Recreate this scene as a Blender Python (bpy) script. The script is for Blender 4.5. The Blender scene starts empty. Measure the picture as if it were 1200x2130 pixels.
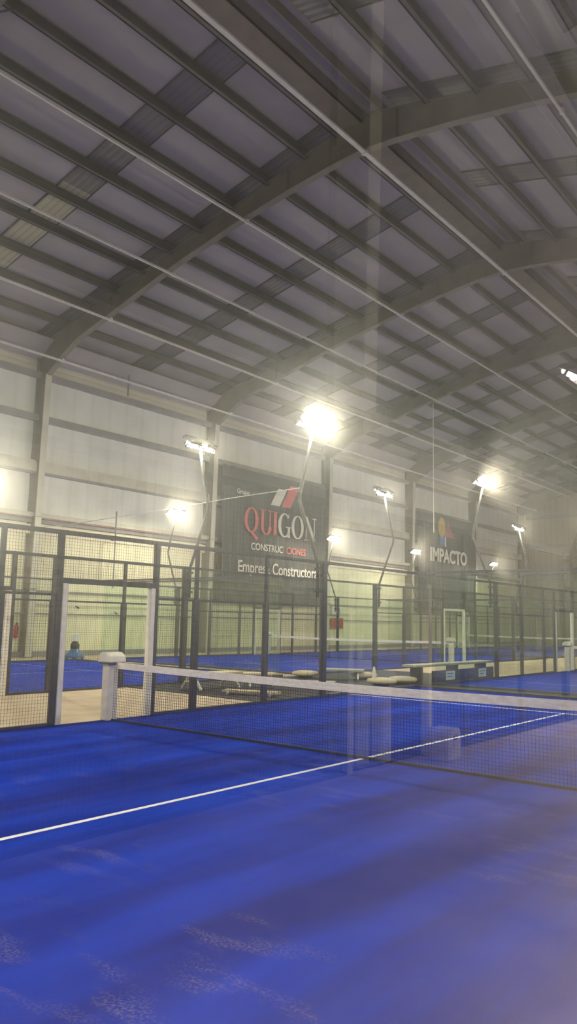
import bpy, math, random
from mathutils import Vector, Matrix
random.seed(7)
D=bpy.data; S=bpy.context.scene; COL=S.collection
R=math.radians

# ------------------------------------------------------------------ helpers
class MB:
    def __init__(s): s.v=[]; s.f=[]
    def box(s,c,d):
        x,y,z=c; a,b,e=d[0]/2,d[1]/2,d[2]/2; n=len(s.v)
        s.v+=[(x+i*a,y+j*b,z+k*e) for i in(-1,1) for j in(-1,1) for k in(-1,1)]
        s.f+=[(n,n+1,n+3,n+2),(n+4,n+6,n+7,n+5),(n,n+4,n+5,n+1),(n+2,n+3,n+7,n+6),(n,n+2,n+6,n+4),(n+1,n+5,n+7,n+3)]
        return s
    def bb(s,x0,x1,y0,y1,z0,z1):
        return s.box(((x0+x1)/2,(y0+y1)/2,(z0+z1)/2),(abs(x1-x0),abs(y1-y0),abs(z1-z0)))
    def beam(s,p,q,w,h=None,up=(0,0,1)):
        h=w if h is None else h
        p=Vector(p);q=Vector(q);d=(q-p).normalized();u=Vector(up)
        if abs(d.dot(u))>.98: u=Vector((0,1,0))
        r=d.cross(u).normalized();u=r.cross(d).normalized();n=len(s.v)
        for P in(p,q):
            for i,j in((-1,-1),(1,-1),(1,1),(-1,1)): s.v.append(tuple(P+r*(i*w/2)+u*(j*h/2)))
        s.f+=[(n+3,n+2,n+1,n),(n+4,n+5,n+6,n+7)]+[(n+k,n+(k+1)%4,n+4+(k+1)%4,n+4+k) for k in range(4)]
        return s
    def tube(s,pts,rad,seg=8):
        pts=[Vector(p) for p in pts];n0=len(s.v)
        for i,p in enumerate(pts):
            d=(pts[min(i+1,len(pts)-1)]-pts[max(i-1,0)]).normalized()
            u=Vector((0,0,1)) if abs(d.z)<.9 else Vector((0,1,0))
            a=d.cross(u).normalized();b=a.cross(d)
            r=rad[i] if isinstance(rad,(list,tuple)) else rad
            for k in range(seg):
                t=2*math.pi*k/seg; s.v.append(tuple(p+a*(r*math.cos(t))+b*(r*math.sin(t))))
        for i in range(len(pts)-1):
            for k in range(seg):
                a=n0+i*seg+k;b=n0+i*seg+(k+1)%seg
                s.f.append((a,b,b+seg,a+seg))
        s.f.append(tuple(n0+k for k in range(seg))[::-1]); e=n0+(len(pts)-1)*seg
        s.f.append(tuple(e+k for k in range(seg)))
        return s
    def lathe(s,prof,c=(0,0),seg=20):
        n0=len(s.v)
        for r,z in prof:
            for k in range(seg):
                t=2*math.pi*k/seg; s.v.append((c[0]+r*math.cos(t),c[1]+r*math.sin(t),z))
        for i in range(len(prof)-1):
            for k in range(seg):
                a=n0+i*seg+k;b=n0+i*seg+(k+1)%seg; s.f.append((a,b,b+seg,a+seg))
        s.f.append(tuple(n0+k for k in range(seg))[::-1]); e=n0+(len(prof)-1)*seg
        s.f.append(tuple(e+k for k in range(seg)))
        return s
    def prism(s,poly,fn,t0,t1):
        """poly: 2-D outline; fn(a,b,t)->xyz ; extruded from t0 to t1"""
        n=len(s.v);m=len(poly)
        for t in(t0,t1): s.v+=[fn(a,b,t) for a,b in poly]
        s.f.append(tuple(n+k for k in range(m))[::-1]); s.f.append(tuple(n+m+k for k in range(m)))
        for k in range(m): s.f.append((n+k,n+(k+1)%m,n+m+(k+1)%m,n+m+k))
        return s
    def build(s,name,mat,parent=None,bevel=0,smooth=False,loc=None):
        me=D.meshes.new(name); me.from_pydata([tuple(v) for v in s.v],[],s.f); me.update()
        o=D.objects.new(name,me); COL.objects.link(o); me.materials.append(mat)
        if smooth:
            for p in me.polygons: p.use_smooth=True
        if parent: o.parent=parent
        if loc: o.location=loc
        if bevel:
            m=o.modifiers.new('bevel','BEVEL'); m.width=bevel; m.segments=2; m.limit_method='ANGLE'
        return o

def tag(o,label=None,cat=None,group=None,kind=None):
    if label:o['label']=label
    if cat:o['category']=cat
    if group:o['group']=group
    if kind:o['kind']=kind
    return o
def empty(name,loc=(0,0,0),rz=0):
    o=D.objects.new(name,None); COL.objects.link(o); o.location=loc; o.rotation_euler=(0,0,rz); o.empty_display_size=.2
    return o
def kids(o): return [c for c in D.objects if c.parent==o]
def copy_tree(o,parent=None):
    c=o.copy(); COL.objects.link(c); c.parent=parent
    for ch in kids(o): copy_tree(ch,c)
    return c

# ------------------------------------------------------------------ materials
def new_mat(name):
    m=D.materials.new(name); m.use_nodes=True; nt=m.node_tree; nt.nodes.clear()
    out=nt.nodes.new('ShaderNodeOutputMaterial'); return m,nt,out
def N(nt,t,**k):
    n=nt.nodes.new(t)
    for a,b in k.items():
        if a in n.inputs: n.inputs[a].default_value=b
        else: setattr(n,a,b)
    return n
def rgba(c): return (c[0],c[1],c[2],1)
def pbr(name,col,rough=.6,metal=0,var=.12,scale=6,col2=None,bump=0,spec=.4,coord='Object',stretch=None):
    m,nt,out=new_mat(name); b=N(nt,'ShaderNodeBsdfPrincipled'); b.inputs['Roughness'].default_value=rough
    b.inputs['Metallic'].default_value=metal; b.inputs['Specular IOR Level'].default_value=spec
    tc=N(nt,'ShaderNodeTexCoord'); mp=N(nt,'ShaderNodeMapping')
    if stretch: mp.inputs['Scale'].default_value=stretch
    nt.links.new(tc.outputs[coord],mp.inputs[0])
    no=N(nt,'ShaderNodeTexNoise'); no.inputs['Scale'].default_value=scale; no.inputs['Detail'].default_value=4
    nt.links.new(mp.outputs[0],no.inputs['Vector'])
    mx=N(nt,'ShaderNodeMix'); mx.data_type='RGBA'
    c2=col2 or tuple(max(0,x*(1-2.2*var)) for x in col)
    mx.inputs[6].default_value=rgba(col); mx.inputs[7].default_value=rgba(c2)
    rp=N(nt,'ShaderNodeValToRGB'); rp.color_ramp.elements[0].position=.35; rp.color_ramp.elements[1].position=.75
    nt.links.new(no.outputs[0],rp.inputs[0]); nt.links.new(rp.outputs[0],mx.inputs[0])
    nt.links.new(mx.outputs[2],b.inputs['Base Color'])
    if bump:
        bp=N(nt,'ShaderNodeBump'); bp.inputs['Strength'].default_value=bump; bp.inputs['Distance'].default_value=.02
        nt.links.new(no.outputs[0],bp.inputs['Height']); nt.links.new(bp.outputs[0],b.inputs['Normal'])
    nt.links.new(b.outputs[0],out.inputs[0]); return m

def turf_mat(name,blue,deep,sand,amt):
    m,nt,out=new_mat(name); b=N(nt,'ShaderNodeBsdfPrincipled'); b.inputs['Roughness'].default_value=.85; b.inputs['Specular IOR Level'].default_value=.03
    tc=N(nt,'ShaderNodeTexCoord'); L=nt.links
    def noise(sc,det,st=(1,1,1),rot=0,off=0):
        mp=N(nt,'ShaderNodeMapping'); mp.inputs['Scale'].default_value=st; mp.inputs['Rotation'].default_value=(0,0,rot); mp.inputs['Location'].default_value=(off,off,0)
        L.new(tc.outputs['Object'],mp.inputs[0]); n=N(nt,'ShaderNodeTexNoise'); n.inputs['Scale'].default_value=sc; n.inputs['Detail'].default_value=det
        L.new(mp.outputs[0],n.inputs['Vector']); return n.outputs[0]
    def ramp(src,a,bb,c0=(0,0,0),c1=(1,1,1)):
        r=N(nt,'ShaderNodeValToRGB'); e=r.color_ramp.elements; e[0].position=a;e[1].position=bb;e[0].color=rgba(c0);e[1].color=rgba(c1); L.new(src,r.inputs[0]); return r.outputs[0]
    def mul(a,c):
        n=N(nt,'ShaderNodeMath',operation='MULTIPLY'); 
        L.new(a,n.inputs[0])
        if isinstance(c,(int,float)): n.inputs[1].default_value=c
        else: L.new(c,n.inputs[1])
        return n.outputs[0]
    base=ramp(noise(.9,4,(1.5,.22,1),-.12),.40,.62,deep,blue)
    grain=ramp(noise(210,2),.42,.62,(.82,.82,.82),(1.12,1.12,1.12))
    mg=N(nt,'ShaderNodeMix'); mg.data_type='RGBA'; mg.blend_type='MULTIPLY'; mg.inputs[0].default_value=1; L.new(base,mg.inputs[6]); L.new(grain,mg.inputs[7])
    film=mul(ramp(noise(.42,4,(1,.6,1),.6,3.1),.36,.72),amt)
    streak=mul(mul(ramp(noise(2.0,8,(.8,2.4,1),.5,7),.5,.74),ramp(noise(.5,3,(1,1,1),0,11),.40,.60)),ramp(noise(60,3),.40,.62))
    streak=mul(streak,.8)
    sx_=N(nt,'ShaderNodeSeparateXYZ'); L.new(tc.outputs['Object'],sx_.inputs[0])
    wr=N(nt,'ShaderNodeMapRange'); wr.inputs[1].default_value=-3; wr.inputs[2].default_value=4.5; wr.inputs[3].default_value=.15; wr.inputs[4].default_value=1; L.new(sx_.outputs[0],wr.inputs[0])
    streak=mul(streak,wr.outputs[0]); film=mul(film,wr.outputs[0])
    mx=N(nt,'ShaderNodeMath',operation='MAXIMUM'); L.new(film,mx.inputs[0]); L.new(streak,mx.inputs[1])
    m2=N(nt,'ShaderNodeMix'); m2.data_type='RGBA'; L.new(mx.outputs[0],m2.inputs[0]); L.new(mg.outputs[2],m2.inputs[6]); m2.inputs[7].default_value=rgba(sand)
    L.new(m2.outputs[2],b.inputs['Base Color'])
    bp=N(nt,'ShaderNodeBump'); bp.inputs['Strength'].default_value=.5; bp.inputs['Distance'].default_value=.008
    L.new(noise(160,2),bp.inputs['Height']); L.new(bp.outputs[0],b.inputs['Normal'])
    L.new(b.outputs[0],out.inputs[0]); return m

def glass_mat(name,tint,dust=0.0,refl=1.45):
    m,nt,out=new_mat(name); L=nt.links
    tr=N(nt,'ShaderNodeBsdfTransparent'); tr.inputs[0].default_value=rgba(tint)
    gl=N(nt,'ShaderNodeBsdfGlossy'); gl.inputs['Roughness'].default_value=0.0; gl.inputs[0].default_value=(1,1,1,1)
    fr=N(nt,'ShaderNodeFresnel'); fr.inputs[0].default_value=refl
    ge=N(nt,'ShaderNodeNewGeometry'); inv=N(nt,'ShaderNodeMath',operation='SUBTRACT'); inv.inputs[0].default_value=1; L.new(ge.outputs['Backfacing'],inv.inputs[1])
    # the two faces of one pane reflect together at its outer face; the inner side of a face just lets light pass
    m2=N(nt,'ShaderNodeMath',operation='MULTIPLY'); m2.inputs[1].default_value=1.5; L.new(fr.outputs[0],m2.inputs[0])
    m3_=N(nt,'ShaderNodeMath',operation='MULTIPLY',use_clamp=True); L.new(m2.outputs[0],m3_.inputs[0]); L.new(inv.outputs[0],m3_.inputs[1])
    mx=N(nt,'ShaderNodeMixShader'); L.new(m3_.outputs[0],mx.inputs[0]); L.new(tr.outputs[0],mx.inputs[1]); L.new(gl.outputs[0],mx.inputs[2])
    src=mx.outputs[0]
    if dust:
        def lobe(ior,r,c):
            q=N(nt,'ShaderNodeBsdfRefraction'); q.inputs['IOR'].default_value=ior; q.inputs['Roughness'].default_value=r; q.inputs[0].default_value=c; return q.outputs[0]
        def mixs(a,b_,f):
            q=N(nt,'ShaderNodeMixShader'); q.inputs[0].default_value=f; L.new(a,q.inputs[1]); L.new(b_,q.inputs[2]); return q
        tl=N(nt,'ShaderNodeBsdfTranslucent'); tl.inputs[0].default_value=(.9,.9,.9,1)
        mid=mixs(lobe(1.10,1,(.93,.97,1,1)),lobe(.91,1,(.93,.97,1,1)),.5).outputs[0]
        wide=mixs(lobe(1.22,1,(.95,.97,1,1)),lobe(.82,1,(.95,.97,1,1)),.5).outputs[0]
        md=mixs(mixs(lobe(1.018,1,(1,.95,.85,1)),mixs(mid,wide,.4).outputs[0],.8).outputs[0],tl.outputs[0],.02)
        tc=N(nt,'ShaderNodeTexCoord'); no=N(nt,'ShaderNodeTexNoise'); no.inputs['Scale'].default_value=3.5; no.inputs['Detail'].default_value=5; L.new(tc.outputs['Object'],no.inputs['Vector'])
        mr=N(nt,'ShaderNodeMapRange'); mr.inputs[1].default_value=.3; mr.inputs[2].default_value=.7; mr.inputs[3].default_value=dust*.6; mr.inputs[4].default_value=dust*1.5; L.new(no.outputs[0],mr.inputs[0])
        m4=N(nt,'ShaderNodeMath',operation='MULTIPLY'); L.new(mr.outputs[0],m4.inputs[0]); L.new(inv.outputs[0],m4.inputs[1])
        m3=N(nt,'ShaderNodeMixShader'); L.new(m4.outputs[0],m3.inputs[0]); L.new(src,m3.inputs[1]); L.new(md.outputs[0],m3.inputs[2]); src=m3.outputs[0]
    L.new(src,out.inputs[0]); return m
def emit(name,col,st):
    m,nt,out=new_mat(name); e=N(nt,'ShaderNodeEmission'); e.inputs[0].default_value=rgba(col); e.inputs[1].default_value=st; nt.links.new(e.outputs[0],out.inputs[0]); return m
def ribbed(name,col,axis,scale,depth=.35,rough=.55,dark=.8):
    """painted sheet with ribs along one axis"""
    m,nt,out=new_mat(name); L=nt.links; b=N(nt,'ShaderNodeBsdfPrincipled'); b.inputs['Roughness'].default_value=rough
    tc=N(nt,'ShaderNodeTexCoord'); w=N(nt,'ShaderNodeTexWave'); w.bands_direction=axis; w.inputs['Scale'].default_value=scale; w.inputs['Distortion'].default_value=0
    L.new(tc.outputs['Object'],w.inputs['Vector'])
    r=N(nt,'ShaderNodeValToRGB'); r.color_ramp.elements[0].position=.02; r.color_ramp.elements[1].position=.2
    r.color_ramp.elements[0].color=rgba([c*dark for c in col]); r.color_ramp.elements[1].color=rgba(col)
    L.new(w.outputs[1],r.inputs[0])
    no=N(nt,'ShaderNodeTexNoise'); no.inputs['Scale'].default_value=.8; no.inputs['Detail'].default_value=5; L.new(tc.outputs['Object'],no.inputs['Vector'])
    r2=N(nt,'ShaderNodeValToRGB'); r2.color_ramp.elements[0].position=.3; r2.color_ramp.elements[1].position=.7; r2.color_ramp.elements[0].color=(.88,.88,.86,1); r2.color_ramp.elements[1].color=(1,1,1,1); L.new(no.outputs[0],r2.inputs[0])
    mx=N(nt,'ShaderNodeMix'); mx.data_type='RGBA'; mx.blend_type='MULTIPLY'; mx.inputs[0].default_value=1; L.new(r.outputs[0],mx.inputs[6]); L.new(r2.outputs[0],mx.inputs[7])
    L.new(mx.outputs[2],b.inputs['Base Color'])
    bp=N(nt,'ShaderNodeBump'); bp.inputs['Strength'].default_value=depth; bp.inputs['Distance'].default_value=.03; L.new(w.outputs[1],bp.inputs['Height']); L.new(bp.outputs[0],b.inputs['Normal'])
    L.new(b.outputs[0],out.inputs[0]); return m

M={}
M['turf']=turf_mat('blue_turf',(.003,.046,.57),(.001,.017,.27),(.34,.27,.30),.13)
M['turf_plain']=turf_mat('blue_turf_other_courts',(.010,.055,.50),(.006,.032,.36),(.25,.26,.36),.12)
M['line']=pbr('court_line_white',(.90,.92,.97),.8,var=.06,scale=30)
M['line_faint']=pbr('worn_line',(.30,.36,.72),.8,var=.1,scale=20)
M['concrete']=pbr('beige_concrete',(.60,.48,.34),.7,var=.14,scale=1.6,col2=(.46,.36,.25),bump=.1)
M['mat']=pbr('dark_rubber_mat',(.035,.034,.034),.8,var=.15,scale=5)
M['dark_steel']=pbr('charcoal_powder_coat',(.075,.075,.088),.45,var=.12,scale=9)
M['wire']=pbr('dark_galvanised_wire',(.17,.145,.12),.5,var=.1,scale=20)
M['net']=pbr('black_net_cord',(.018,.018,.022),.8,var=.1,scale=20)
M['tape']=pbr('white_printed_net_tape',(.93,.89,.87),.7,var=.10,scale=9,col2=(.74,.62,.62),stretch=(1,1,4))
M['pad']=pbr('white_vinyl_pad',(.93,.89,.85),.55,var=.09,scale=7,col2=(.78,.71,.66))
M['white_paint']=pbr('white_painted_steel',(.80,.78,.72),.5,var=.06,scale=5)
M['pole']=pbr('grey_lamp_pole',(.09,.088,.085),.4,metal=.2,var=.1,scale=5)
M['fixture']=pbr('black_floodlight_housing',(.03,.03,.032),.4,var=.1,scale=9)
M['lens']=emit('lit_led_lens',(1,.915,.71),700)
M['glass']=glass_mat('court_glass',(.955,.985,.965))
M['smudged']=glass_mat('smudged_court_glass',(.97,.985,.97),dust=.085)
M['steel']=pbr('grey_beige_structural_steel',(.23,.21,.175),.5,var=.12,scale=1.3)
M['purlin']=pbr('galvanised_purlin',(.15,.142,.125),.5,var=.12,scale=1.2)
M['conduit']=pbr('pale_galvanised_conduit',(.80,.78,.74),.45,metal=.0,var=.08,scale=3)
M['ridge']=pbr('brown_grey_ridge_trim',(.20,.175,.15),.6,var=.12,scale=2)
M['roof']=ribbed('lilac_white_roof_panel','', 'Y',1,0) if False else pbr('lilac_white_roof_panel',(.43,.40,.425),.55,var=.07,scale=.7)
M['skylight']=ribbed('unlit_translucent_roof_strip',(.17,.165,.17),'Y',1.4,.3,.35,.8)
M['sky_lamplight']=ribbed('painted_lamplight_roof_strip',(.50,.47,.36),'Y',1.4,.3,.35,.75)  # same translucent sheet, with yellow lamp light painted into its colour
M['wall_low']=ribbed('cream_ribbed_cladding',(.86,.82,.60),'Y',.62,.25,.5,.9)
M['wall_up']=ribbed('pale_grey_wall_panel',(.80,.805,.79),'Y',.33,.1,.5,.95)
M['wall_top']=ribbed('fine_ribbed_beige_sheet',(.66,.63,.56),'Z',1.1,.25,.5,.82)
M['wall_dim']=ribbed('brown_grey_cladding',(.40,.35,.28),'X',.6,.3,.6,.85)
M['girt']=pbr('grey_wall_girt',(.30,.30,.31),.5,var=.1,scale=2)
M['girt_l']=pbr('cream_wall_girt',(.62,.60,.52),.5,var=.08,scale=2)
M['ledge']=pbr('cream_ledge',(.85,.76,.64),.5,var=.08,scale=2)
M['stripe']=pbr('dull_red_stripe',(.34,.19,.18),.5,var=.1,scale=3)
M['banner']=pbr('faded_black_banner',(.085,.088,.088),.6,var=.1,scale=.5,bump=0)
M['red']=pbr('banner_red_print',(.72,.17,.17),.6,var=.05,scale=2)
M['ltext']=pbr('banner_white_print',(.78,.75,.68),.6,var=.05,scale=2)
M['yellow']=pbr('banner_yellow_print',(.65,.45,.12),.6,var=.05,scale=2)
M['pink']=pbr('banner_pink_print',(.50,.15,.17),.6,var=.05,scale=2)
M['bluep']=pbr('banner_blue_print',(.10,.22,.55),.6,var=.05,scale=2)
M['beige']=pbr('pale_wood_top',(.62,.52,.36),.6,var=.12,scale=6,stretch=(1,6,1))
M['greyw']=pbr('grey_weathered_plank',(.42,.40,.33),.6,var=.12,scale=6,stretch=(6,1,1))
M['navy']=pbr('navy_board',(.035,.05,.09),.5,var=.1,scale=4)
M['sign_white']=pbr('white_sign_face',(.75,.78,.8),.5,var=.06,scale=6)
M['sign_red']=pbr('red_sign_face',(.42,.05,.06),.5,var=.06,scale=6)
M['ext_red']=pbr('extinguisher_red',(.35,.03,.03),.35,var=.06,scale=6)
M['bluepl']=pbr('blue_plastic',(.03,.12,.32),.4,var=.1,scale=6)
M['black']=pbr('black_plastic',(.02,.02,.022),.45,var=.1,scale=6)

# ------------------------------------------------------------------ setting
XL,XR,YN,YF=-22.6,10.4,-16.0,60.4
XRR=26.0; RX=-6.4; RZ=16.88; SL=.232
def roofz(x): return RZ-SL*abs(x-RX)
def st(o,label=None): o['kind']='structure'; 
def struct(name,mb,mat,parent=None,**k):
    o=mb.build(name,mat,parent,**k)
    if not parent: o['kind']='structure'
    return o
struct('floor',MB().bb(XL-.3,XRR,YN,YF+.3,-.3,0),M['concrete'])
# left wall with zones, girts, ledge
wl=struct('wall_left',MB().bb(XL-.25,XL,YN,YF,0,5.5),M['wall_low'])
MB().bb(XL-.25,XL,YN,YF,5.5,11.6).build('upper_panels',M['wall_up'],wl)
MB().bb(XL-.25,XL,YN,YF,11.6,13.0).build('ribbed_top_sheet',M['wall_top'],wl)
MB().bb(XL,XL+.28,YN,YF,11.45,11.68).build('girt',M['girt'],wl)
MB().bb(XL,XL+.22,YN,YF,9.62,9.90).build('girt',M['girt'],wl)
MB().bb(XL,XL+.30,YN,YF,7.50,7.95).build('girt',M['girt_l'],wl)
MB().bb(XL,XL+.24,YN,YF,7.42,7.50).build('girt',M['girt'],wl)
MB().bb(XL,XL+.35,YN,YF,5.62,5.80).build('ledge',M['girt_l'],wl)
MB().bb(XL,XL+.30,YN,YF,5.56,5.62).build('ledge_stripe',M['stripe'],wl)
MB().bb(XL,XL+.18,YN,YF,5.40,5.56).build('ledge_gap',M['girt'],wl)
MB().bb(XL,XL+.10,YN,YF,4.95,5.34).build('ledge_fascia',M['ledge'],wl)
MB().bb(XL,XL+.08,YN,YF,2.60,2.68).build('girt',M['girt'],wl)
MB().bb(XL,XL+.08,YN,YF,1.70,1.76).build('girt',M['girt'],wl)
b=struct('baseboard_left',MB().bb(XL,XL+.12,YN,YF,0,.22),M['girt'])
# far gable wall
g=MB(); g.prism([(XL,0),(XR,0),(XR,roofz(XR)),(RX,RZ),(XL,roofz(XL))],lambda a,b_,t:(a,t,b_),YF,YF+.25)
wf=struct('wall_far',g,M['wall_dim'])
for z in (2.6,5.6,8.6,11.2): MB().bb(XL+.3,XR,YF-.18,YF,z,z+.25).build('girt',M['girt'],wf)
MB().bb(XR,XRR,YF,YF+.25,0,12).build('side_bay_panel',M['wall_dim'],wf)
struct('wall_near',MB().bb(XL,XRR,YN-.25,YN,0,12.5),M['wall_up'])
struct('wall_right',MB().bb(XRR,XRR+.25,YN,YF,0,12.5),M['wall_up'])
# roof: two slopes + the lower side nave to the right
t=.12
rf=MB().prism([(XL-.3,roofz(XL-.3)),(RX,RZ),(XR,roofz(XR)),(XR,roofz(XR)+t),(RX,RZ+t),(XL-.3,roofz(XL-.3)+t)],lambda a,b_,y:(a,y,b_),YN,YF+.3)
ceil=struct('ceiling',rf,M['roof'])
MB().prism([(XR,12.9),(XRR+.3,15.6),(XRR+.3,15.8),(XR,13.05)],lambda a,b_,y:(a,y,b_),YN,YF+.3).build('side_nave_roof',M['roof'],ceil)

MB().prism([(XL,12.3),(-21.7,12.95),(-21.7,13.0),(XL,12.4)],lambda a,b_,y:(a,y,b_),YN,YF).build('eave_soffit',M['roof'],ceil)
frames=[9.6+10*k for k in range(-2,6)]
# translucent strips: over every frame and half way between frames
n=0
strip_y=[]
for fy in frames: strip_y+=[fy+.02,fy+(5.6 if abs(fy+.4)<.01 else 5.0)]
for sy in strip_y:
    if sy>YF-.6: continue
    for side in (-1,1):
        n+=1
        o=None
        segs=[(0.9,16.2)] if not(side<0 and abs(sy-5.2)<.3) else [(0.9,7.9),(7.9,16.2)]
        for i,(a,b_) in enumerate(segs):
            x0,x1=RX+side*a,RX+side*b_
            mb=MB().prism([(x0,roofz(x0)-.002),(x1,roofz(x1)-.002),(x1,roofz(x1)-.03),(x0,roofz(x0)-.03)],lambda p,q,y:(p,y,q),sy-.52,sy+.52)
            if o is None: o=struct('window_%d'%n,mb,M['skylight'])
            else: mb.build('painted_lamplight_strip',M['sky_lamplight'],o)  # lower length where the lamps' glow is painted in as paler yellow
        # frame bars along the strip edges
        x0,x1=RX+side*.9,RX+side*16.2
        for e in (-.54,.54):
            mb=MB(); mb.beam((x0,sy+e,roofz(x0)-.03),(x1,sy+e,roofz(x1)-.03),.035,.05); mb.build('strip_edge_bar',M['purlin'],o)

# purlins
ordn=['first','second','third','fourth','fifth','sixth','seventh','eighth','ninth','tenth','eleventh']
for side,sn in((-1,'left'),(1,'right')):
    for k in range(10):
        x=RX+side*(1.0+1.49*k+ (0 if k else 0))
        if k==0 and side>0: continue
        x=RX-1.05 if k==0 else RX+side*((2.25 if side<0 else 2.05)+1.51*(k-1))
        z=roofz(x)-.03
        mb=MB(); d=.30
        mb.bb(x-.02,x+.02,YN,YF,z-d,z); mb.bb(x-.02,x+.12,YN,YF,z-d,z-d+.02); mb.bb(x-.02,x+.12,YN,YF,z-.02,z)
        o=mb.build('roof_purlin',M['purlin'])
        tag(o,'long grey steel purlin under the %s roof slope, %s one down from the ridge'%(sn,ordn[k]),'purlin','roof purlins running the length of the hall')
# ridge trim between the first pair
mb=MB(); mb.bb(RX-.98,RX-.10,YN,YF,RZ-.46,RZ-.40); mb.bb(RX-.98,RX-.94,YN,YF,RZ-.46,RZ-.2); mb.bb(RX-.14,RX-.10,YN,YF,RZ-.46,RZ-.05); mb.bb(RX+.58,RX+.63,YN,YF,RZ-.46,RZ-.12)
tag(mb.build('ridge_beam',M['ridge']),'brown-grey boxed ridge beam running along the top of the roof','beam')

# portal frames
low=[(-21.9,11.5),(-20.9,12.15),(-20,12.63),(-18.04,13.17),(-14.35,14.18),(-11.36,14.82),(-9.3,15.17),(-7.5,15.40),(RX,15.48)]
def frame(fy,label):
    root=empty('portal_frame',(0,fy,0)); tag(root,label,'steel frame','portal frames carrying the hall roof')
    full=low+[(2*RX-x,z) for x,z in low[::-1][1:]]
    web=MB()
    for (x0,z0),(x1,z1) in zip(full[:-1],full[1:]):
        t0,t1=roofz(x0)-.28,roofz(x1)-.28
        web.prism([(x0,z0),(x1,z1),(x1,t1),(x0,t0)],lambda a,b_,y:(a,y,b_),-.012,.012)
    for i,(x,z) in enumerate(full):   # stiffeners
        if 0<i<len(full)-1 and i%3==0: web.bb(x-.01,x+.01,-.11,.11,z,roofz(x)-.3)
    web.build('rafter_web',M['steel'],root)
    fl=MB()
    for (x0,z0),(x1,z1) in zip(full[:-1],full[1:]):
        fl.beam((x0,0,z0),(x1,0,z1),.26,.03)
    fl.build('rafter_bottom_flange',M['steel'],root)
    tf=MB()
    for s in(-1,1): tf.beam((RX,0,roofz(RX)-.27),(RX+s*16.0,0,roofz(RX+16)-.27),.26,.03)
    tf.build('rafter_top_flange',M['steel'],root)
    for k in range(2,10,2):
        for s in(-1,1):
            x=RX+s*(2.15+1.51*(k-1)); zz=roofz(x)-.30
            zb=None
            for (xa,za),(xb,zb_) in zip(full[:-1],full[1:]):
                if xa<=x<=xb: zb=za+(zb_-za)*(x-xa)/(xb-xa)
            if zb is None: continue
            MB().beam((x,.02,zb+.03),(x,.75,zz),.04).build('fly_brace',M['purlin'],root)
    for s in(-1,1):
        m=lambda x: x if s<0 else 2*RX-x+.55
        c=MB()
        c.prism([(m(-22.58),0),(m(-22.1),0),(m(-21.9),11.5),(m(-21.88),roofz(-21.9)-.28),(m(-22.58),roofz(-22.58)-.26)],lambda a,b_,y:(a,y,b_),-.012,.012)
        for z in (2.7,5.6,7.9,11.5): c.bb(m(-22.55),m(-21.95),-.12,.12,z,z+.02)
        c.build('column_web',M['steel'] if s<0 else M['girt_l'],root)
        f=MB(); f.beam((m(-22.1),0,0),(m(-21.9),0,11.55),.28,.03,up=(1,0,0)); f.build('column_flange',M['girt_l'] ,root)
        f=MB(); f.beam((m(-22.57),0,0),(m(-22.57),0,12.8),.28,.03,up=(1,0,0)); f.build('column_flange',M['steel'],root)
        bp=MB().bb(m(-22.58),m(-22.0),-.2,.2,0,.03); bp.build('base_plate',M['steel'],root)
fl=['portal frame of columns and rafter, one bay behind the frame over the near net','portal frame of columns and rafter standing level with the near court net','nearest portal frame seen whole, its rafter crossing the upper middle of the view',
'portal frame with the left edge of the big QUIGON banner at its column','portal frame with the right edge of the QUIGON banner at its column','portal frame with the left edge of the dark IMPACTO banner at its column','portal frame with the right edge of the IMPACTO banner at its column','last portal frame, right against the far end wall']
for y,l in zip(frames,fl): frame(y if y<59 else 59.5,l)

# conduits hung just under the rafters, running the length of the hall
for x,z,w,l in [(-21.0,11.95,.075,'lowest pale conduit along the left eave, just above the wall'),(-18.0,12.98,.07,'pale conduit on the left roof slope, second up from the eave'),
     (-14.55,13.87,.07,'pale conduit on the left roof slope, third up from the eave'),(-11.05,14.76,.07,'pale conduit on the left roof slope, the one nearest the ridge'),
     (-.6,14.3,.07,'pale conduit under the right roof slope at the upper right corner')]:
    mb=MB(); mb.bb(x-w/2,x+w/2,YN,YF,z-w,z)
    for fy in frames: mb.bb(x-w*.7,x+w*.7,fy-.05,fy+.05,z-w*1.2,z+.06)
    tag(mb.build('conduit',M['conduit']),l,'conduit','pale conduits under the rafters')
mb=MB(); mb.bb(RX-.07,RX+.07,YN,YF,15.38,15.44)
for fy in frames: mb.bb(RX-.09,RX+.09,fy-.06,fy+.06,15.36,15.47)
tag(mb.build('cable_tray',M['conduit']),'flat pale cable tray running under the ridge','cable tray')

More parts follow.
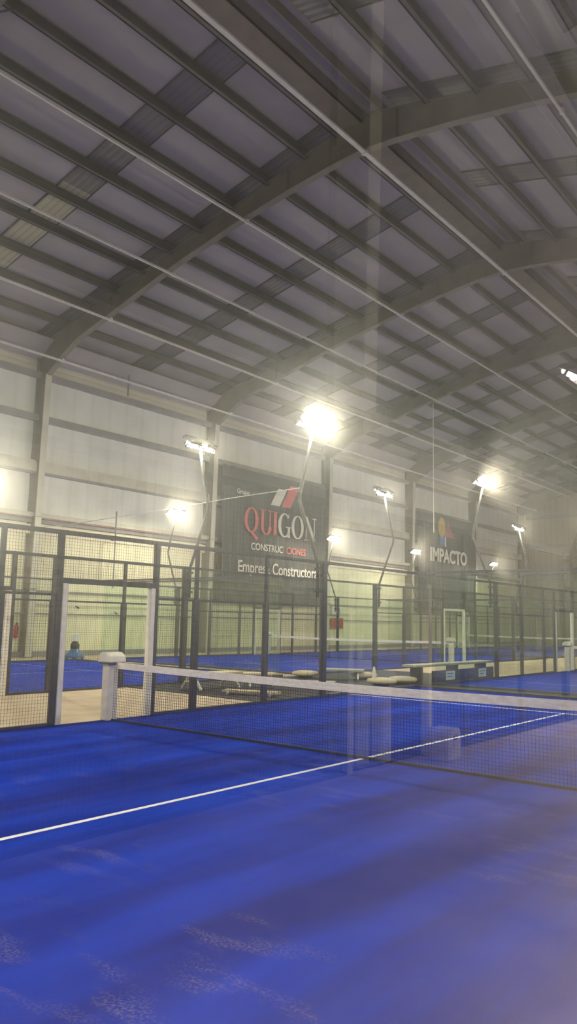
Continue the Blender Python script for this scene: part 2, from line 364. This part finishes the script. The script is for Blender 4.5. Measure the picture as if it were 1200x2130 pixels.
# ------------------------------------------------------------------ courts
def wire_panel(w,h,p=.05,r=.0032):
    mb=MB(); nx=max(1,round(w/p)); nz=max(1,round(h/p))
    for i in range(nx+1): mb.bb(-r/2,r/2,i*w/nx-r/2,i*w/nx+r/2,0,h)
    for j in range(nz+1): mb.bb(r*.4,r*1.2,0,w,j*h/nz-r/2,j*h/nz+r/2)
    return mb
def enclosure():
    root=empty('court_enclosure')
    ms=M['dark_steel']
    cache={}
    def mesh_part(w,h,loc):
        k=(w,h)
        if k not in cache:
            o=wire_panel(w,h).build('wire_mesh_panel',M['wire'],root); cache[k]=o.data
        else:
            o=D.objects.new('wire_mesh_panel',cache[k]); COL.objects.link(o); o.parent=root
        o.location=loc
    for sx in(-1,1):
        X=5.04*sx
        for y in(-6,6): MB().bb(X-.05,X+.07 if sx>0 else X+.05,y-.07,y+.07,0,3.02).build('main_post',ms,root)
        for y in(-4,-2,2,4):
            mb=MB(); mb.bb(X-.03,X+.03,y-.035,y+.035,0,3.0); mb.bb(X-.035,X+.035,y-.065,y+.065,0,2.0); mb.build('post',ms,root)
        for y in(-1,1):
            mb=MB(); mb.bb(X-.04,X+.04,y-.045 ,y+.045,0,3.0); mb.build('post',ms,root)
            s=1 if y<0 else -1
            MB().bb(X-.06,X+.06,y+s*.045,y+s*.145,0,2.18).build('post_padding',M['pad'],root,bevel=.015)
        MB().bb(X-.03,X+.03,-6,6,2.95,3.02).build('top_rail',ms,root)
        MB().bb(X-.035,X+.035,-1,1,2.18,2.27).build('door_lintel',ms,root)
        for a,b_ in((-6,-1),(1,6)):
            MB().bb(X-.02,X+.02,a,b_,1.98,2.02).build('middle_rail',ms,root)
            MB().bb(X-.03,X+.03,a,b_,0.0,.05).build('bottom_rail',ms,root)
        for a,b_ in((-6,-4),(-4,-2),(-2,-1),(1,2),(2,4),(4,6)): mesh_part(b_-a,3.0,(X,a,0.0))
        mesh_part(2,.75,(X,-1,2.25))
        for a,b_ in((-10,-8.35),(-8.35,-6.08),(6.08,8.35),(8.35,10)):
            MB().bb(X-.006,X+.006,a+.004,b_-.004,.02,2.95).build('glass_pane',M['glass'],root)
        for a,b_ in((-10.1,-6),(6,10.1)):
            MB().bb(X-.04,X+.04,a,b_,2.96,3.02).build('glass_top_beam',ms,root)
            MB().bb(X-.04,X+.04,a,b_,0,.06).build('glass_base_channel',ms,root)
    for sy in(-1,1):
        Y=10.04*sy
        MB().bb(-5.1,5.1,Y-.04,Y+.04,2.96,3.02).build('glass_top_beam',ms,root)
        MB().bb(-5.1,5.1,Y-.04,Y+.04,0,.06).build('glass_base_channel',ms,root)
        for k in range(5):
            MB().bb(-5+2*k+.004,-3+2*k-.004,Y-.006,Y+.006,.02,2.95).build('glass_pane',M['glass'],root)
    return root
def net():
    root=empty('court_net')
    def zt(x): return .88+.05*(abs(x)/4.85)**1.6
    mb=MB(); r=.0035
    nx=236
    for i in range(nx+1):
        x=-4.85+9.7*i/nx; mb.bb(x-r/2,x+r/2,-r/2,r/2,.015,zt(x)-.03)
    nz=21
    for j in range(1,nz):
        for i in range(0,40):
            x0=-4.85+9.7*i/40;x1=-4.85+9.7*(i+1)/40
            mb.beam((x0,.003,.02+(zt(x0)-.05)*j/nz),(x1,.003,.02+(zt(x1)-.05)*j/nz),r,r)
    mb.build('net_mesh',M['net'],root)
    tp=MB()
    for i in range(40):
        x0=-4.88+9.76*i/40;x1=-4.88+9.76*(i+1)/40
        tp.prism([(x0,zt(x0)-.10),(x1,zt(x1)-.10),(x1,zt(x1)),(x0,zt(x0))],lambda a,b_,y:(a,y,b_),-.012,.012)
    tp.build('net_tape',M['tape'],root)
    bt=MB().bb(-4.85,4.85,-.012,.012,.0,.03); bt.build('bottom_band',M['net'],root)
    for s in(-1,1):
        MB().bb(s*4.92-.09,s*4.92+.09,-.10,.10,0,.90).build('post',M['pad'],root,bevel=.02)
        c=MB().bb(s*4.90-.13,s*4.90+.13,-.15,.15,.90,.925); c.build('post_cap_plate',M['dark_steel'],root)
        MB().prism([(s*4.90-.17,.925),(s*4.90+.17,.925),(s*4.90+.15,1.03),(s*4.90+.05,1.09),(s*4.90-.07,1.09),(s*4.90-.15,1.03)],lambda a,b_,y:(a,y,b_),-.17,.17).build('post_cushion',M['pad'],root,bevel=.025)
    return root
def turf(mat,lm,loc):
    t_=empty('artificial_turf',loc)
    MB().bb(-5,5,-10,10,.0,.014).build('turf_surface',mat,t_)
    def ln(*a): MB().bb(*a,.0142,.0165).build('court_line',lm,t_)
    ln(-.028,.028,-6.95,6.95)
    ln(-5,5,-6.975,-6.925); ln(-5,5,6.925,6.975)
    return t_
lampgrp='twin floodlight poles at the court corners'
def lamp(outx):
    """pole clamped outside the fence at x=0, court lies towards -outx"""
    root=empty('floodlight_pole')
    o=outx
    MB().tube([(o*.09,0,2.2),(o*.10,0,3.0),(o*.66,0,4.45),(o*.67,0,4.60),(o*.42,0,5.6),(o*.30,0,6.12)],.038,8).build('pole',M['pole'],root,smooth=True)
    br=MB()
    for z in(2.35,2.85): br.bb(min(-o*.04,o*.14),max(-o*.04,o*.14),-.07,.07,z-.03,z+.03)
    br.build('clamp_bracket',M['dark_steel'],root)
    MB().bb(o*.30-.03,o*.30+.03,-.52,.52,6.10,6.15).build('crossbar',M['pole'],root)
    for y in(-.29,.29):
        f=empty('floodlight'); f.parent=root; f.location=(o*.28,y,6.28); f.rotation_euler=(0,o*R(32),0)
        # housing: shallow box with cooling fins, lens below
        h=MB().bb(-.20,.20,-.19,.19,0,.07)
        for k in range(7): h.bb(-.17,.17,-.165+.055*k-.006,-.165+.055*k+.006,.07,.11)
        h.bb(-.03,.03,-.215,-.19,-.1,.05); h.bb(-.03,.03,.19,.215,-.1,.05)
        h.build('housing',M['fixture'],f)
        MB().lathe([(.11,-.06),(.155,-.05),(.172,-.025),(.172,.0)],(0,0),16).build('lit_lens',M['lens'],f,smooth=True)
    return root

E0=enclosure(); N0=net()
courts=[((0,0),'front court','near'),
 ((-14.6,0),'court left of the front court','left'),
 ((0,21.2),'second court behind the front court','mid'),
 ((-14.6,21.2),'court below the QUIGON banner','midleft'),
 ((0,42.4),'farthest right-hand court','far'),
 ((-14.6,42.4),'farthest court by the left wall','farleft'),
 ((14.75,0),'side bay court right of the front court','right')]
for i,((cx,cy),desc,kk) in enumerate(courts):
    e=E0 if i==0 else copy_tree(E0); e.location=(cx,cy,0)
    tag(e,'dark steel and glass fence around '+desc,'fence','court enclosures')
    nn=N0 if i==0 else copy_tree(N0); nn.location=(cx,cy,.014)
    tag(nn,'black net with white tape across the '+desc,'net','court nets')
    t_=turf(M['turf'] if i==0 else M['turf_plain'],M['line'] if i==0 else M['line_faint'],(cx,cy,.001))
    tag(t_,'sanded blue artificial turf of the '+desc,'turf','court playing surfaces')
o=[c for c in kids(bpy.data.objects['court_enclosure.003']) if c.name.startswith('door_lintel') and c.data.vertices[0].co.x>0][0]
me=o.data.copy(); me.materials.clear(); me.materials.append(M['pad']); o.data=me; o['label']='white door lintel'
# smudged panes by the camera side
for o in D.objects:
    if o.parent==E0 and o.name.startswith('glass_pane'):
        xs=[v.co.x for v in o.data.vertices]; ys=[v.co.y for v in o.data.vertices]
        if min(xs)>4.9 and max(ys)<0 :
            me=o.data.copy(); me.materials.clear(); me.materials.append(M['smudged']); o.data=me; o['label']='smudged glass pane'
LL=lamp(-1); LR=lamp(1); first={-1:True,1:True}
side_names={-1:'left',1:'right'}
for (cx,cy),desc,kk in courts:
    for sx in(-1,1):
        for sy in(-1,1):
            if kk in('far','right') and sx>0: continue
            if kk=='right' and sy<0: continue
            src=LL if sx<0 else LR
            o=src if first[sx] else copy_tree(src); first[sx]=False
            o.location=(cx+sx*5.12,cy+sy*6,0)
            tag(o,'bent pole with twin floodlights, %s %s of %s'%('far' if sy>0 else 'near',side_names[sx],desc),'floodlight',lampgrp)

# ------------------------------------------------------------------ dark matting between the courts
mb=MB(); mb.bb(-9.45,-5.15,4.15,15.5,0,.012); mb.bb(-5.15,9.5,10.15,11.05,0,.012)
tag(mb.build('rubber_mat',M['mat']),'dark rubber matting on the aisle floor between the courts','matting')

# ------------------------------------------------------------------ banners
def strokes(mb,fn,pts,w,t0,t1,closed=False):
    n=len(pts)
    for i in range(n if closed else n-1):
        a=pts[i];b_=pts[(i+1)%n]; d=math.hypot(b_[0]-a[0],b_[1]-a[1]) or 1
        nx,ny=-(b_[1]-a[1])/d,(b_[0]-a[0])/d; wa=w[i]/2;wb=w[(i+1)%n]/2
        mb.prism([(a[0]+nx*wa,a[1]+ny*wa),(a[0]-nx*wa,a[1]-ny*wa),(b_[0]-nx*wb,b_[1]-ny*wb),(b_[0]+nx*wb,b_[1]+ny*wb)],fn,t0,t1)
def banner(y0,y1,z0,z1,label):
    root=empty('wall_banner',(-21.80,(y0+y1)/2,z0)); tag(root,label,'banner')
    W=y1-y0;H=z1-z0; nx,nz=90,40; v=[];f=[]
    for s in(0,1):
        for j in range(nz+1):
            for i in range(nx+1):
                u=i/nx;w=j/nz
                edge=1-min(1,min(u,1-u)*5); lowf=(1-w)**1.2
                amp=.010+.040*edge*(1-.5*w)+.018*lowf
                x=amp*math.sin(u*W*9+2.2*(1-w)*(u-.5)*6+.8*math.sin(u*13))+.02*math.sin(u*5+w*4)
                v.append((x-s*.01,-W/2+u*W,w*H-.05*math.sin(math.pi*u)*(1-w)+ (.10*math.sin(math.pi*u*1)*-w*.6)))
    m=(nx+1)*(nz+1)
    for j in range(nz):
        for i in range(nx):
            a=j*(nx+1)+i; f.append((a,a+1,a+nx+2,a+nx+1)); f.append((m+a,m+a+nx+1,m+a+nx+2,m+a+1))
    mb=MB(); mb.v=v; mb.f=f
    mb.build('banner_cloth',M['banner'],root,smooth=True)
    ro=MB().tube([(-.03,-W/2-.1,H-.02),(-.03,W/2+.1,H-.02)],.02,6); ro.build('hanging_rope',M['girt'],root)
    return root,W,H
def text(body,size,y,z,mat,parent,bold=0,sx=1.0):
    cu=D.curves.new('txt','FONT'); cu.body=body; cu.size=size; cu.extrude=.006; cu.offset=bold; cu.align_x='CENTER'
    o=D.objects.new('txt',cu); COL.objects.link(o); bpy.context.view_layer.update()
    dg=bpy.context.evaluated_depsgraph_get(); me=D.meshes.new_from_object(o.evaluated_get(dg)); D.objects.remove(o)
    for vv in me.vertices:
        a,b_,c=vv.co; vv.co=(c,a*sx,b_)
    me.materials.clear(); me.materials.append(mat)
    r=D.objects.new('banner_text',me); COL.objects.link(r); r.parent=parent; r.location=(.10,y,z); return r
b1,W1,H1=banner(20.0,28.9,2.6,9.55,'large faded black banner with red and white QUIGON lettering on the left wall')
b2,W2,H2=banner(39.85,48.9,2.6,9.6,'farther black banner lettered IMPACTO on the left wall')
# serif letters of QUIGON, local y/z on the banner, units of cap height
def serif(parent,x0,z0,h,seq,mat,name):
    fn=lambda a,b_,t_:(t_,x0+a*h,z0+b_*h)
    for ch,ox in seq:
        mb=MB(); A=.085;B=.10
        thin=.045;thick=.19
        def ring(cx,cy,rx,ry,a0,a1,n=28):
            pts=[];w=[]
            for k in range(n+1):
                t_=a0+(a1-a0)*k/n; pts.append((ox+cx+rx*math.cos(t_),cy+ry*math.sin(t_))); w.append(thin+(thick-thin)*abs(math.cos(t_))**1.3)
            strokes(mb,fn,pts,w,A,B)
        def bar(x,y,X,Y,w0,w1=None): strokes(mb,fn,[(ox+x,y),(ox+X,Y)],[w0,w1 or w0],A,B)
        def ser(x,y,w=.34): bar(x-w/2,y,x+w/2,y,.045)
        if ch in'OQ': ring(.42,.5,.33,.48,0,2*math.pi)
        if ch=='Q': bar(.42,.02,.80,-.25,.10,.13)
        if ch=='G': ring(.42,.5,.33,.48,R(42),R(318)); bar(.70,.0,.70,.42,.15); ser(.66,.43,.34); bar(.68,.82,.68,.98,.06)
        if ch=='U': bar(.18,.3,.18,1,.17); bar(.66,.3,.66,1,.07); ring(.42,.32,.245,.31,math.pi,2*math.pi,16); ser(.18,.98); ser(.66,.98,.26)
        if ch=='I': bar(.15,0,.15,1,.18); ser(.15,.02); ser(.15,.98)
        if ch=='N': bar(.14,0,.14,1,.06); bar(.72,0,.72,1,.06); bar(.12,1,.74,0,.19); ser(.14,.02,.28); ser(.10,.98,.26); ser(.72,.98,.26)
        mb.build(name,mat,parent)
hh=1.32
serif(b1,-3.0,3.62,hh,[('Q',.12),('U',1.03),('I',1.87)],M['red'],'banner_letter')
serif(b1,-3.0,3.62,hh,[('G',2.22),('O',3.10),('N',3.98)],M['ltext'],'banner_letter')
fn=lambda a,b_,t_:(t_,a,b_)
mb=MB().prism([(-.75,5.28),(.02,5.28),(.62,6.25),(-.13,6.25)],fn,.085,.10); mb.build('banner_logo_mark',M['ltext'],b1)
mb=MB().prism([(.18,5.28),(.95,5.28),(1.72,6.55),(.92,6.55)],fn,.085,.10); mb.build('banner_logo_mark',M['red'],b1)
text('CONSTRUC',.52,-.95,2.72,M['ltext'],b1,.004,.95); text('CIONES',.52,1.55,2.72,M['red'],b1,.004,.95)
text('Empresa Constructora',.86,.15,1.50,M['ltext'],b1,.012,.86)
text('Grupo',.36,-3.0,5.55,M['ltext'],b1,.004)
text('12 BR 2',.55,-2.3,.22,M['ltext'],b2,.0); text('(CCC)  O',.45,1.9,.22,M['girt'],b2,.0)
text('IMPACTO',1.35,.0,3.55,M['ltext'],b2,.05,1.0)
mb=MB().prism([(-1.1+.55*math.cos(R(a)),6.1+.75*math.sin(R(a))) for a in range(0,360,20)],fn,.085,.10); mb.build('banner_logo_mark',M['yellow'],b2)
mb=MB().prism([(-.75,5.5),(.75,5.4),(-.1,6.6)],fn,.101,.11); mb.build('banner_logo_mark',M['pink'],b2)
mb=MB().prism([(-1.45,4.75),(-.65,4.75),(-.65,5.4),(-1.45,5.4)],fn,.085,.10); mb.build('banner_logo_mark',M['bluep'],b2)
mb=MB().prism([(-.62,4.72),(-.45,4.72),(-.45,5.45),(-.62,5.45)],fn,.085,.10); mb.build('banner_logo_mark',M['ltext'],b2)

# ------------------------------------------------------------------ wall items
t_=empty('fire_extinguisher',(-22.35,9.15,.75)); tag(t_,'small dark red fire extinguisher hung beside the left column','fire extinguisher')
MB().lathe([(.02,0),(.085,.02),(.09,.06),(.09,.46),(.06,.53),(.03,.56)],(0,0),16).build('cylinder',M['ext_red'],t_,smooth=True)
MB().bb(-.02,.10,-.02,.02,.56,.62).build('valve',M['black'],t_); MB().tube([(.08,0,.58),(.13,.02,.4),(.11,.02,.15)],.012,6).build('hose',M['black'],t_)
MB().bb(-.24,-.08,-.05,.05,.3,.36).build('wall_bracket',M['black'],t_)
t_=empty('wall_notice',(-22.45,31.05,2.02)); tag(t_,'white notice with a red mark above the red sign on the left wall','sign')
MB().bb(0,.03,-.5,.5,0,.55).build('notice_board',M['sign_white'],t_); MB().lathe([(.02,-.01),(.16,-.01),(.16,.01),(.02,.01)],seg=18).build('red_mark',M['sign_red'],t_)
o=kids(t_)[-1]; o.rotation_euler=(0,R(90),0); o.location=(.045,.1,.28)
t_=empty('safety_sign',(-22.45,31.1,1.25)); tag(t_,'plain dark red sign on the left wall below the white notice','sign')
MB().bb(0,.03,-.62,.62,0,.62).build('sign_panel',M['sign_red'],t_); MB().bb(0,.035,-.66,.66,-.03,0).build('sign_frame',M['girt'],t_)
mb=MB().tube([(-22.1,13.6,2.9),(-22.1,13.6,6.3)],.035,8); mb.bb(-22.34,-22.08,13.55,13.65,5.0,5.06)
tag(mb.build('downpipe',M['girt']),'thin dark vertical pipe on the left wall beneath the ledge','pipe')
for y,z,l in((12.05,2.05,'small dark camera on the lower left wall, left one'),(14.1,1.85,'small dark camera on the lower left wall, right one')):
    t_=empty('security_camera',(-22.5,y,z)); tag(t_,l,'camera'); MB().bb(-.08,.03,-.02,.02,.0,.03).build('bracket',M['black'],t_); MB().tube([(.02,0,-.02),(.14,.03,-.05)],.032,10).build('housing',M['black'],t_)
# pendant cable
t_=empty('hanging_cable',(-15.1,29.8,0)); tag(t_,'thin pale cable hanging straight down from the roof in front of the IMPACTO banner','cable')
MB().tube([(0,0,6.6),(0,0,13.9)],.025,6).build('cable',M['conduit'],t_)
t_=empty('hanging_bracket',(-22.1,13.9,11.68)); tag(t_,'short dark hanger dropping from the lowest conduit above the left wall','hanger')
MB().bb(-.03,.03,-.03,.03,0,1.2).build('rod',M['girt'],t_)
mb=MB(); pts=[(-5.75,6,4.78),(-8,6,4.72),(-10.5,6,4.6),(-15,6,4.45),(-20,6,4.5)]
mb.tube(pts,.012,5); tag(mb.build('span_cable',M['conduit']),'thin cable strung from the front court lamp pole towards the left wall','cable')

# ------------------------------------------------------------------ aisle furniture
def table(L,W,H,top,label,loc,rz=0,cat='table',name='low_table',grp=None):
    root=empty(name,(loc[0],loc[1],.012),rz); tag(root,label,cat,grp)
    mb=MB()
    for k in range(3): mb.bb(-L/2,L/2,-W/2+k*W/3+.008,-W/2+(k+1)*W/3-.008,H-.05,H)
    mb.build('slatted_top',top,root,bevel=.006)
    for s in(-1,1):
        x=s*(L/2-.15); m_=MB()
        m_.beam((x,-W/2-.05,.03),(x,-.06,H-.03),.05,.05); m_.beam((x,W/2+.05,.03),(x,.06,H-.03),.05,.05); m_.bb(x-.03,x+.03,-W*.3,W*.3,H*.45,H*.45+.05)
        m_.build('leg_frame',M['white_paint'],root)
    return root
G='low tables and benches in the aisle'
table(1.5,.6,.40,M['beige'],'low slatted table with splayed white legs at the front edge of the matting',(-7.85,5.35),R(85),grp=G)
table(.9,.5,.36,M['beige'],'small low table with white legs behind the dark mesh fence post, mid aisle',(-7.45,6.6),R(60),grp=G)
table(1.3,.34,.10,M['beige'],'very low pale plank bench lying close to the front court fence',(-6.25,5.0),R(20),cat='bench',name='low_bench',grp=G)
table(1.9,.34,.22,M['greyw'],'long grey low bench beside the front court fence, right of the pale plank bench',(-6.5,6.9),R(32),cat='bench',name='low_bench',grp=G)
def lounger(loc,rz,label,posts=False):
    root=empty('floor_seat',(loc[0],loc[1],.012),rz); tag(root,label,'seat','pale floor seats in the aisle')
    n_=18; prof=[(.26,.06),(.36,.08),(.40,.12),(.37,.18),(.20,.21),(.04,.22)]
    MB().lathe(prof,(0,0),n_).build('cushion',M['beige'],root,smooth=True)
    MB().lathe([(.18,0),(.22,.02),(.22,.06),(.18,.06)],(0,0),n_).build('base',M['black'],root)
    if posts:
        for y in(-.22,.22): MB().lathe([(.04,.18),(.035,.35),(.02,.48)],(-.2,y),10).build('back_post',M['white_paint'],root)
    return root
lounger((-8.75,10.2),0,'round pale floor seat at the left, seen just left of the thick fence post')
table(1.3,.6,.30,M['greyw'],'low grey table between two pale round floor seats',(-7.75,10.6),R(30),grp=G)
lounger((-7.3,11.1),0,'round pale floor seat right of the low grey table')
lounger((-5.75,9.6),R(35),'pale floor seat with two white back posts, beside the end of the front court',True)
lounger((-5.7,10.6),R(35),'pale floor seat nearest the navy board, without back posts')
# long bench and navy board with two stickers
t_=empty('long_bench',(-5.45,13.0,.012)); tag(t_,'long pale grey bench running behind the navy board','bench')
MB().bb(-.22,.22,-2.5,2.3,.47,.53).build('seat_plank',M['greyw'],t_,bevel=.01)
for y in(-2.1,0,1.9): MB().bb(-.18,.18,y-.04,y+.04,0,.47).build('leg',M['dark_steel'],t_)
t_=empty('advertising_board',(-5.22,13.35,0)); tag(t_,'low navy board with two white stickers at the foot of the second court fence','board')
MB().bb(-.02,.02,-1.98,1.98,.02,.36).build('board_panel',M['navy'],t_)
for y in(-.95,1.15):
    o=MB().bb(.021,.028,y-.27,y+.27,.08,.33).build('sticker',M['sign_white'],t_); 
    MB().bb(.029,.032,y-.2,y+.2,.24,.27).build('printed_line',M['bluep'],o); MB().bb(.029,.032,y-.2,y+.1,.16,.19).build('printed_line',M['bluep'],o)
t_=empty('litter_bin',(9.42,.85,0)); tag(t_,'squat white litter bin beside the side bay court, seen mirrored in the near glass','bin')
MB().prism([(-.17,0),(.17,0),(.17,.30),(.12,.38),(-.12,.38),(-.17,.30)],lambda a,b_,y:(y,a,b_),-.14,.14).build('bin_body',M['pad'],t_,bevel=.015)
MB().bb(-.145,-.138,-.05,.05,.24,.29).build('slot',M['black'],t_)
# blue machine by the far wall
t_=empty('cleaning_trolley',(-20.4,10.55,0)); tag(t_,'small blue cone-based trolley with a pale box on top, against the left wall','trolley')
MB().lathe([(.40,.05),(.36,.16),(.22,.25),(.17,.40)],(0,0),18).build('blue_base',M['bluepl'],t_,smooth=True)
MB().lathe([(.17,.40),(.18,.55),(.12,.66),(.03,.70)],(0,0),16).build('dark_dome',M['black'],t_,smooth=True)
MB().bb(-.12,.12,-.15,.13,.68,.98).build('pale_box',M['sign_white'],t_,bevel=.03)
for a in(45,135,225,315): MB().lathe([(.05,0),(.05,.06)],(.3*math.cos(R(a)),.3*math.sin(R(a))),10).build('wheel',M['black'],t_)

# ------------------------------------------------------------------ camera
CAM=(5.45937028,-8.28006119,1.67766216); yaw,pitch,roll,fpx=.681038446,.137845819,.0206118212,1620.73635
cy,sy=math.cos(yaw),math.sin(yaw)
fwd=Vector((-sy*math.cos(pitch),cy*math.cos(pitch),math.sin(pitch))); right=Vector((cy,sy,0)); up=right.cross(fwd)
r2=right*math.cos(roll)+up*math.sin(roll); u2=-right*math.sin(roll)+up*math.cos(roll)
cd=D.cameras.new('camera'); cd.sensor_fit='HORIZONTAL'; cd.sensor_width=36; cd.lens=fpx/1200*36; cd.clip_start=.05; cd.clip_end=300
co=D.objects.new('camera',cd); COL.objects.link(co)
mw=Matrix((( r2.x,u2.x,-fwd.x,CAM[0]),(r2.y,u2.y,-fwd.y,CAM[1]),(r2.z,u2.z,-fwd.z,CAM[2]),(0,0,0,1))); co.matrix_world=mw
S.camera=co
# ------------------------------------------------------------------ world + view
w=D.worlds.new('night'); S.world=w; w.use_nodes=True; w.node_tree.nodes['Background'].inputs[0].default_value=(.02,.025,.04,1); w.node_tree.nodes['Background'].inputs[1].default_value=.3
S.cycles.transparent_max_bounces=48; S.cycles.max_bounces=8; S.cycles.diffuse_bounces=5
S.view_settings.view_transform='Standard'; S.view_settings.look='None'; S.view_settings.gamma=1; S.view_settings.use_curve_mapping=False
S.view_settings.exposure=0.25
